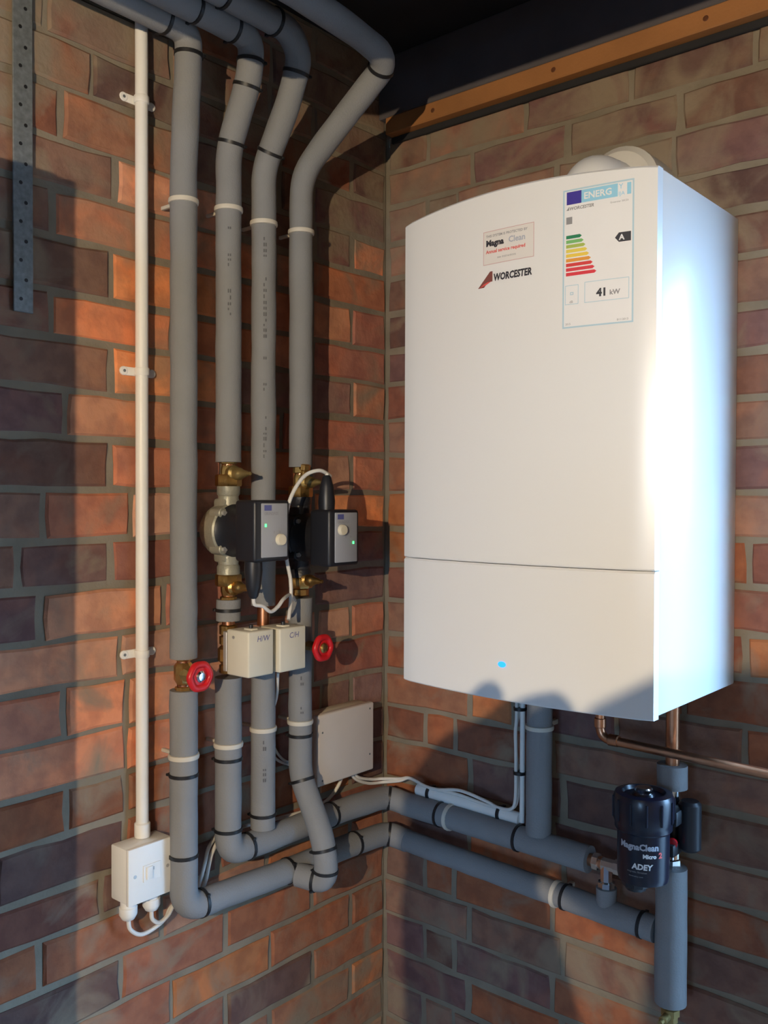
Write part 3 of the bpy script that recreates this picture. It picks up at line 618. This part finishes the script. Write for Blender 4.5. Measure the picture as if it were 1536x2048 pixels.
# ================================================================== CONDUIT, SWITCH, JUNCTION BOX, CABLES
cd = root('conduit', (.0125, -.6285, .953), 'tall white plastic conduit running from the ceiling down to the switch box', 'conduit')
MB().cyl((.0135, -.6285, .945), (.0135, -.6285, 2.262), .0103, 24).build('tube', M_pvc, cd)
MB().lathe((.0135, -.6285, .944), (0, 0, 1), [(.0122, 0), (.0128, .002), (.0128, .022), (.011, .024)], 24).build('socket', M_pvc, cd)
for z in (2.136, 1.700, 1.243):
    m = MB().box((.0005, -.655, z - .007), (.0035, -.602, z + .007), .0014, 2).lathe((.0135, -.6285, z - .006), (0, 0, 1), [(.0115, 0), (.0122, .001), (.0122, .011), (.0115, .012)], 24)
    for yy in (-.655, -.602): m.lathe((.0005, yy, z), (1, 0, 0), [(.0072, 0), (.0072, .003), (.006, .004), (0, .0042)], 18)
    sd = m.build('saddle', M_pvc, cd); MB().cyl((.004, -.655, z), (.0052, -.655, z), .0025, 10).build('saddle_screw', M_galv, sd)
sw = root('switch_box', (0, -.63, .85), 'white surface switch box with rocker at the foot of the conduit', 'switch')
SZ0, SZ1 = .855, .943; SY0, SY1 = -.679, -.594
MB().box((.0, SY0, SZ0), (.043, SY1, SZ1), .003).build('back_box', M_pvc, sw)
MB().box((.042, SY0 - .0008, SZ0 - .001), (.050, SY1 + .0008, SZ1 + .001), .002).build('faceplate', M_pvc, sw)
SC = (SY0 + SY1) / 2
MB().poly([(.0498, SC - .017, .889), (.0498, SC + .006, .889), (.0535, SC + .006, .907), (.0515, SC - .017, .917)][:0] or [(.0498, SC - .016, .886), (.0498, SC + .016, .886), (.0498, SC + .016, .912), (.0498, SC - .016, .912)], (.0018, 0, 0)).build('rocker_surround', M_pvc, sw, smooth=False)
MB().box((.051, SC - .011, .889), (.0545, SC + .0, .909), .001).build('rocker', M_pvc, sw)
MB().box((.0545, SC + .0005, .903), (.0548, SC + .0015, .908)).build('rocker_mark', I_grey, sw)
for yy in (SC - .031, SC + .031): MB().lathe((.0495, yy, .899), (1, 0, 0), [(.003, 0), (.003, .0008), (.001, .0009)], 12).build('screw', M_alu, sw)
gl = []
for yy in (-.664, -.620):
    g = MB().lathe((.026, yy, SZ0 + .002), (0, 0, -1), [(.0125, 0), (.0125, .012), (.0145, .013), (.0145, .024), (.010, .032), (.006, .034)], 14).build('cable_gland', M_pvc, sw)
def cable(name_label, pts, r=.0034, seg=8, flat=False, group=None, mat=None):
    o = MB().tube(smooth_path(pts, seg), r, 10).build('cable', mat or M_cable); tagm(o, name_label, 'cable', 'white cables'); return o
cable('white cable looping from the left gland of the switch box', [(.026, -.664, .824), (.026, -.660, .806), (.024, -.640, .790), (.022, -.615, .789), (.022, -.590, .798), (.018, -.572, .812), (0.0160, -0.5260, 0.8140), (0.0300, -0.5230, 0.8450), (0.0300, -0.5140, 0.8680), (0.0280, -0.5040, 0.8920), (0.0140, -0.4760, 0.9020)])
cable('white cable looping from the right gland of the switch box', [(.026, -.620, .824), (.026, -.618, .808), (.025, -.603, .797), (.024, -.585, .803), (.020, -.565, .816), (0.0160, -0.5170, 0.8060), (0.0300, -0.5120, 0.8380), (0.0300, -0.5050, 0.8620), (0.0280, -0.4950, 0.8830), (0.0140, -0.4610, 0.8980), (0.0100, -0.4060, 0.8990), (0.0120, -0.3210, 0.8920), (0.0140, -0.2560, 0.8890), (0.0160, -0.2000, 0.8940), (0.0220, -0.1710, 0.9190), (0.0300, -0.1630, 0.9510)])
jb = root('junction_box', (0, -.17, .94), 'cream square junction box on the left wall close to the corner', 'junction box')
MB().box((.0, -.256, .943), (.036, -.096, 1.078), .004).build('base', M_cream, jb); MB().box((.034, -.258, .941), (.050, -.094, 1.080), .004, 3).build('lid', new_mat('cream_lid', (.66, .60, .55), .5, noise_amt=.03), jb)
for yy, zz in ((-.245, .952), (-.107, 1.068), (-.245, 1.045), (-.107, .975)): MB().cyl((.0495, yy, zz), (.0503, yy, zz), .0022, 10).build('lid_screw', M_galv, jb)
# cables from the junction box onto the right wall trunking
wc = root('conduit', (.2, -.04, .9), 'short white conduit tied above the upper pipe row on the right wall', 'conduit')
A0 = (0.1270, -0.0450, 0.9040); A1 = (0.3690, -0.0450, 0.8990)
MB().tube([A0, A1], .0118, 20).build('tube', M_pvc, wc)
MB().tube([(A1[0] + .004, -.045, A1[2] - .006), (A1[0] + .004, -.045, BZ + .02)], .0048, 14).build('upright', M_pvc, wc)
ax = Vector(A1) - Vector(A0)
for t in (.13, .82): tie(wc, Vector(A0) + ax * t, ax, .0135)
for z in (1.105, .985): tie(wc, (A1[0] - .002, -.045, z), (0, 0, 1), .0105)
T = lambda t, dz: (A0[0] + ax.x * t, -.052, A0[2] + ax.z * t + dz)
for k in (0, 1):
    e = .0075 * k
    cable(('upper white cable' if k else 'lower white cable') + ' sagging from the junction box to the short tied conduit', [(.028, -.145 + e, .945), (.028, -.125 + e, .923 + e * .3), (.028, -.085 + e, .905 + e * .9), (.038, -.05, .901 + e), (.078, -.045 + e * .3, .911 + e * .5), (.105, -.045, .922), T(.10, .013), T(.22, .013), T(.45, .024 - e * 1.2), T(.7, .018 - e), T(.82, .012), T(.93, .016), (A1[0] - .008, -.05 + e, A1[2] + .035), (A1[0] - .007 - e * .3, -.05 + e, 1.0), (A1[0] - .008 - e * .7, -.05 + e, 1.06), (A1[0] - .006, -.05 + e, 1.10), (A1[0] - .006, -.05 + e, BZ + .02)], .0032)
# pump and valve cables
cable('white cable looping under the plug of the pale-bodied pump', [plug1, plug1 + Vector((0, .003, -.010)), (0.1450, -0.4860, 1.3180), (0.1430, -0.4660, 1.3070), (0.1400, -0.4470, 1.3130), (0.1330, -0.4270, 1.3240), (0.1000, -0.3800, 1.3250), (0.0700, -0.3390, 1.3100)], .0032)
cable('white cable arching from the black-bodied pump down between the pumps', [plug2, (0.1400, -0.3210, 1.5360), (0.1400, -0.3460, 1.5450), (0.1300, -0.3710, 1.5370), (0.1250, -0.3930, 1.5120), (0.1200, -0.4050, 1.4800), (0.1050, -0.3950, 1.4400), (0.1000, -0.3890, 1.3920), (0.1000, -0.3790, 1.3510), (0.1050, -0.3830, 1.3160), (0.1150, -0.3980, 1.2840)], .0034)
for k in (0, 1):
    cable('thin white cable dropping behind pipes, %s of the two left of the junction box' % ('right' if k else 'left'), [(0.0800, -0.3900, 1.1860), (0.0500, -0.3670, 1.1290), (.02, -.365 + .01 * k, 1.09), (.014, -.355 + .012 * k, 1.04), (.013, -.33 + .012 * k, 1.005), (.014, -.29, .985 + .004 * k), (.014, -.262, .975 + .004 * k)], .0026)
# strap on the left wall
sp = MB().box((.004, -.842, 1.766), (.0075, -.812, 2.6 - .19), .0006, 1).build('metal_strap', M_galv, None, smooth=False)
sp = tagm(sp, 'perforated galvanised steel strap fixed flat on the brickwork at far left', 'strap')
mh = ink('hole', (.01, .01, .01))
for k in range(22):
    z = 1.785 + k * .028; yy = -.827 + (.004 if k % 2 else -.004)
    MB().lathe((.0070, yy, z), (1, 0, 0), [(.0028, 0), (.0028, .0008), (.0015, .00085)], 10).build('hole', mh, sp)

# ================================================================== BEHIND THE CAMERA
# unseen lamp for the warm light; its tripod stand is added
lp = root('work_lamp', (LAMP.x, LAMP.y, 0), 'small unseen lamp on an added tripod stand behind the photographer', 'lamp')
MB().cyl((LAMP.x, LAMP.y, .25), (LAMP.x, LAMP.y, LAMP.z - .07), .012, 12).build('pole', M_black, lp)
for a in (.3, 2.4, 4.5): MB().cyl((LAMP.x, LAMP.y, .5), (LAMP.x + .35 * math.cos(a), LAMP.y + .35 * math.sin(a), .008), .008, 8).build('leg', M_black, lp)
MB().lathe((LAMP.x, LAMP.y, LAMP.z - .010), (0, 0, -1), [(.003, 0), (.003, .01), (.018, .022), (.018, .05), (.006, .065)], 16).build('holder', M_black, lp)
BR = .005; area = 4 * math.pi * BR ** 2
M_bulb = new_mat('glowing_bulb', (1, 1, 1), .5, emit=(LAMP_COL, LAMP_POWER / area / math.pi))
nt = M_bulb.node_tree; bb = nt.nodes['Principled BSDF']
for l in list(bb.inputs['Base Color'].links): nt.links.remove(l)
MB().lathe((LAMP.x, LAMP.y, LAMP.z - BR), (0, 0, 1), [(0, 0)] + [(BR * math.sin(t), BR - BR * math.cos(t)) for t in [math.pi * k / 8 for k in range(1, 8)]] + [(0, 2 * BR)], 14).build('bulb', M_bulb, lp)
# unseen flat panel added to keep the lamp off the upper pipe runs
gd = root('shade_panel', (1.7, -1.0, 2.05), 'dark panel added flat overhead to block the lamp, behind the photographer', 'shade panel')
MB().box((.51, -3.0, 2.050), (2.95, -1.0, 2.085), .004).build('panel', M_dark, gd)
for xx in (.53, 2.93): MB().box((xx - .01, -3.0, 2.085), (xx + .01, -1.0, 2.105)).build('side_rail', M_galv, gd)
for xx in (.6, 2.6):
    for yy in (-1.3, -2.7): MB().box((xx - .008, yy - .008, 2.085), (xx + .008, yy + .008, HT)).build('hanger', M_galv, gd)
# cupboard
cb = root('blocker', (.26, -1.7, 0), 'added shadow-casting tall grey cupboard against the left wall beside the photographer', 'blocker')
CZ = 1.882  # unseen tall box added to shade the far left of the wall
MB().box((.015, -1.88, .06), (.49, -1.335, CZ), .004).build('carcass', new_mat('grey_blocker', (.22, .23, .24), .5), cb)
MB().box((.03, -1.87, 0), (.47, -1.35, .06)).build('plinth', M_black, cb)
for a, b in ((-1.878, -1.610), (-1.606, -1.337)):
    d = MB().box((.490, a, .07), (.506, b, CZ - .006), .002).build('door', new_mat('grey_door', (.25, .26, .27), .45), cb)
    MB().box((.506, (b - .03) if a < -1.7 else (a + .02), .95), (.52, (b - .02) if a < -1.7 else (a + .03), 1.10), .002).build('handle', M_chrome, d)

# photographer --------------------------------------------------------
M_skin = new_mat('skin', (.55, .33, .24), .55); M_jacket = new_mat('dark_jacket', (.03, .035, .05), .85, bump=.3); M_jeans = new_mat('jeans', (.05, .07, .13), .9, bump=.3); M_hair = new_mat('hair', (.05, .03, .02), .8, bump=.6)
PF = Vector((-.645, .762, 0)).normalized(); PR = Vector((.762, .645, 0)).normalized()
HC = Vector((1.252, -1.7625, 1.462))
J = {}
J['pelvis'] = (HC - PF * .10).to_tuple()[:2] + (.90,); 
def off(b, f=0, r=0, z=0): return Vector(b) + PF * f + PR * r + Vector((0, 0, z))
J['waist'] = off(J['pelvis'], .01, 0, .14); J['chest'] = off(J['pelvis'], .01, 0, .33); J['neck'] = off(HC, -.055, 0, -.135); J['skull0'] = off(HC, -.02, 0, -.06); J['skull1'] = off(HC, .005, 0, .0); J['skull2'] = off(HC, -.005, 0, .06)
J['shL'] = off(J['neck'], -.0, -.155, -.035); J['shR'] = off(J['neck'], 0, .155, -.035)
J['elL'] = Vector((1.07, -1.66, 1.21)); J['wrL'] = Vector((1.010, -1.645, 1.446))
J['elR'] = off(J['shR'], .05, .08, -.20); J['wrR'] = Vector((1.375, -1.545, 1.40))
for s, n in ((-1, 'L'), (1, 'R')):
    J['hip' + n] = off(J['pelvis'], 0, .09 * s, -.04); J['kn' + n] = off(J['pelvis'], .03, .10 * s, -.43); J['an' + n] = off(J['pelvis'], 0, .11 * s, -.81); J['he' + n] = off(J['pelvis'], .02, .11 * s, -.865); J['to' + n] = off(J['pelvis'], .17, .12 * s, -.872)
RAD = dict(pelvis=.135, waist=.125, chest=.145, neck=.052, skull0=.066, skull1=.080, skull2=.074, shL=.068, shR=.068, elL=.078, wrL=.052, elR=.050, wrR=.030, hipL=.095, hipR=.095, knL=.065, knR=.065, anL=.045, anR=.045, heL=.042, heR=.042, toL=.028, toR=.028)
E = [('pelvis', 'waist'), ('waist', 'chest'), ('chest', 'neck'), ('neck', 'skull0'), ('skull0', 'skull1'), ('skull1', 'skull2'), ('chest', 'shL'), ('shL', 'elL'), ('elL', 'wrL'), ('chest', 'shR'), ('shR', 'elR'), ('elR', 'wrR')]
for n in 'LR': E += [('pelvis', 'hip' + n), ('hip' + n, 'kn' + n), ('kn' + n, 'an' + n), ('an' + n, 'he' + n), ('he' + n, 'to' + n)]
def hand(n, wr, palm_dir, spread, curl, scale=1.0):
    pd = Vector(palm_dir).normalized(); sd = Vector(spread).normalized(); cu = Vector(curl).normalized()
    J['palm' + n] = Vector(wr) + pd * .05 * scale; RAD['palm' + n] = .029; E.append(('wr' + n, 'palm' + n))
    for i, (ofs, ln) in enumerate(((-.027, .060), (-.009, .072), (.009, .076), (.027, .066))):
        a = 'k%s%d' % (n, i); J[a] = Vector(wr) + pd * .088 * scale + sd * ofs; RAD[a] = .0105
        b = 'm' + a; J[b] = J[a] + (pd * .8 + cu * .35).normalized() * ln * .5; RAD[b] = .0095
        c = 't' + a; J[c] = J[b] + (pd * .5 + cu * .85).normalized() * ln * .5; RAD[c] = .008
        E.extend([('palm' + n, a), (a, b), (b, c)])
    J['th' + n] = Vector(wr) + pd * .050 + sd * .036; RAD['th' + n] = .012; J['tt' + n] = J['th' + n] + (pd * .95 + sd * .25).normalized() * .038; RAD['tt' + n] = .009
    E.extend([('palm' + n, 'th' + n), ('th' + n, 'tt' + n)])
hand('L', J['wrL'], (.9, -.0, .52), (-.45, 0, .88), (0, -.9, -.2))
hand('R', J['wrR'], (-.35, .05, .95), (-.5, .6, 0), (-.6, .1, 0))
names = list(J); me = bpy.data.meshes.new('person_body'); me.from_pydata([Vector(J[k]) for k in names], [(names.index(a), names.index(b)) for a, b in E], [])
tmp = bpy.data.objects.new('tmp_body', me); COL.objects.link(tmp)
sk = tmp.modifiers.new('skin', 'SKIN'); sk.use_smooth_shade = True; sub = tmp.modifiers.new('sub', 'SUBSURF'); sub.levels = 1; sub.render_levels = 1
if not me.skin_vertices: me.attributes.new('x', 'FLOAT', 'POINT')
for i, k in enumerate(names):
    sv = me.skin_vertices[0].data[i]; sv.radius = (RAD[k], RAD[k]); sv.use_root = (k == 'pelvis'); sv.use_loose = False
bpy.context.view_layer.update()
bme = bpy.data.meshes.new_from_object(tmp.evaluated_get(bpy.context.evaluated_depsgraph_get())); bpy.data.objects.remove(tmp)
person = root('person', (J['pelvis'][0], J['pelvis'][1], 0), 'person in dark jacket and jeans photographing the boiler, left hand raised to the head', 'person')
bme.materials.clear()
for q in (M_skin, M_jacket, M_jeans): bme.materials.append(q)
for p in bme.polygons:
    c = p.center; i = 1
    if c.z < .93: i = 2
    if c.z > J['neck'].z - .01 and (c - HC).length < .16: i = 0
    for n in 'LR':
        if (c - Vector(J['wr' + n])).length < .19 and (c - Vector(J['el' + n])).length > (Vector(J['wr' + n]) - Vector(J['el' + n])).length + .005: i = 0
    p.material_index = i; p.use_smooth = True
body = bpy.data.objects.new('body', bme); COL.objects.link(body); body.parent = person; body.matrix_parent_inverse = person.matrix_world.inverted()
def ell(name, c, rx, ry, rz, mat, par, flt=None, n=20):
    t = bmesh.new(); bmesh.ops.create_uvsphere(t, u_segments=n, v_segments=n // 2 + 2, radius=1)
    if flt:
        bmesh.ops.delete(t, geom=[v for v in t.verts if flt(v.co)], context='VERTS')
    B = Matrix((( PR.x, PF.x, 0), (PR.y, PF.y, 0), (0, 0, 1)))
    for v in t.verts: v.co = Vector(c) + B @ Vector((v.co.x * rx, v.co.y * ry, v.co.z * rz))
    return MB().merge(t).build(name, mat, par)
ell('shadow_hat', off(HC, -.012, -.024, .043), .104, .105, .082, new_mat('grey_wool', (.12, .12, .13), .95, bump=.6, bump_s=90), person, lambda v: v.z < -.25)  # hat added to widen the head's shadow on the boiler
ell('hair', off(HC, -.025, 0, .0), .084, .085, .08, M_hair, person, lambda v: v.y > .2 or v.z < -.7)
for s in (-1, 1):
    ell('ear', off(HC, -.01, .078 * s, -.01), .010, .018, .030, M_skin, person); ell('eye', off(HC, .070, .031 * s, .005), .013, .012, .011, I_white, person); ell('iris', off(HC, .081, .031 * s, .005), .005, .003, .005, I_black, person)
ell('nose', off(HC, .088, 0, -.025), .012, .018, .024, M_skin, person); ell('mouth', off(HC, .078, 0, -.063), .023, .008, .006, ink('lip', (.45, .16, .14)), person)
ph = MB().box((-.036, -.005, -.075), (.036, .004, .075), .0035).build('phone', M_black)
CM = cam.matrix_world.copy(); R3 = CM.to_3x3()
ph.matrix_world = Matrix.Translation(CM.translation - PF * .030 + Vector((0, 0, -.03)) + PR * .025) @ Matrix((( PR.x, PF.x, 0, 0), (PR.y, PF.y, 0, 0), (0, 0, 1, 0), (0, 0, 0, 1)))
tagm(ph, 'black phone held up in the right hand of the photographer', 'phone')
# portals help the sampler find the two openings; they emit nothing of their own
for nm, loc, rot, sx, sy in (('doorway_portal', ((DX0 + DX1) / 2, .23, DZ / 2), (math.radians(-90), 0, 0), DX1 - DX0, DZ), ('window_portal', (2.1, -5.21, 1.5), (math.radians(90), 0, 0), 1.6, 1.1)):
    ld = bpy.data.lights.new(nm, 'AREA'); ld.shape = 'RECTANGLE'; ld.size = sx; ld.size_y = sy; ld.cycles.is_portal = True
    lo = bpy.data.objects.new(nm, ld); COL.objects.link(lo); lo.location = loc; lo.rotation_euler = rot
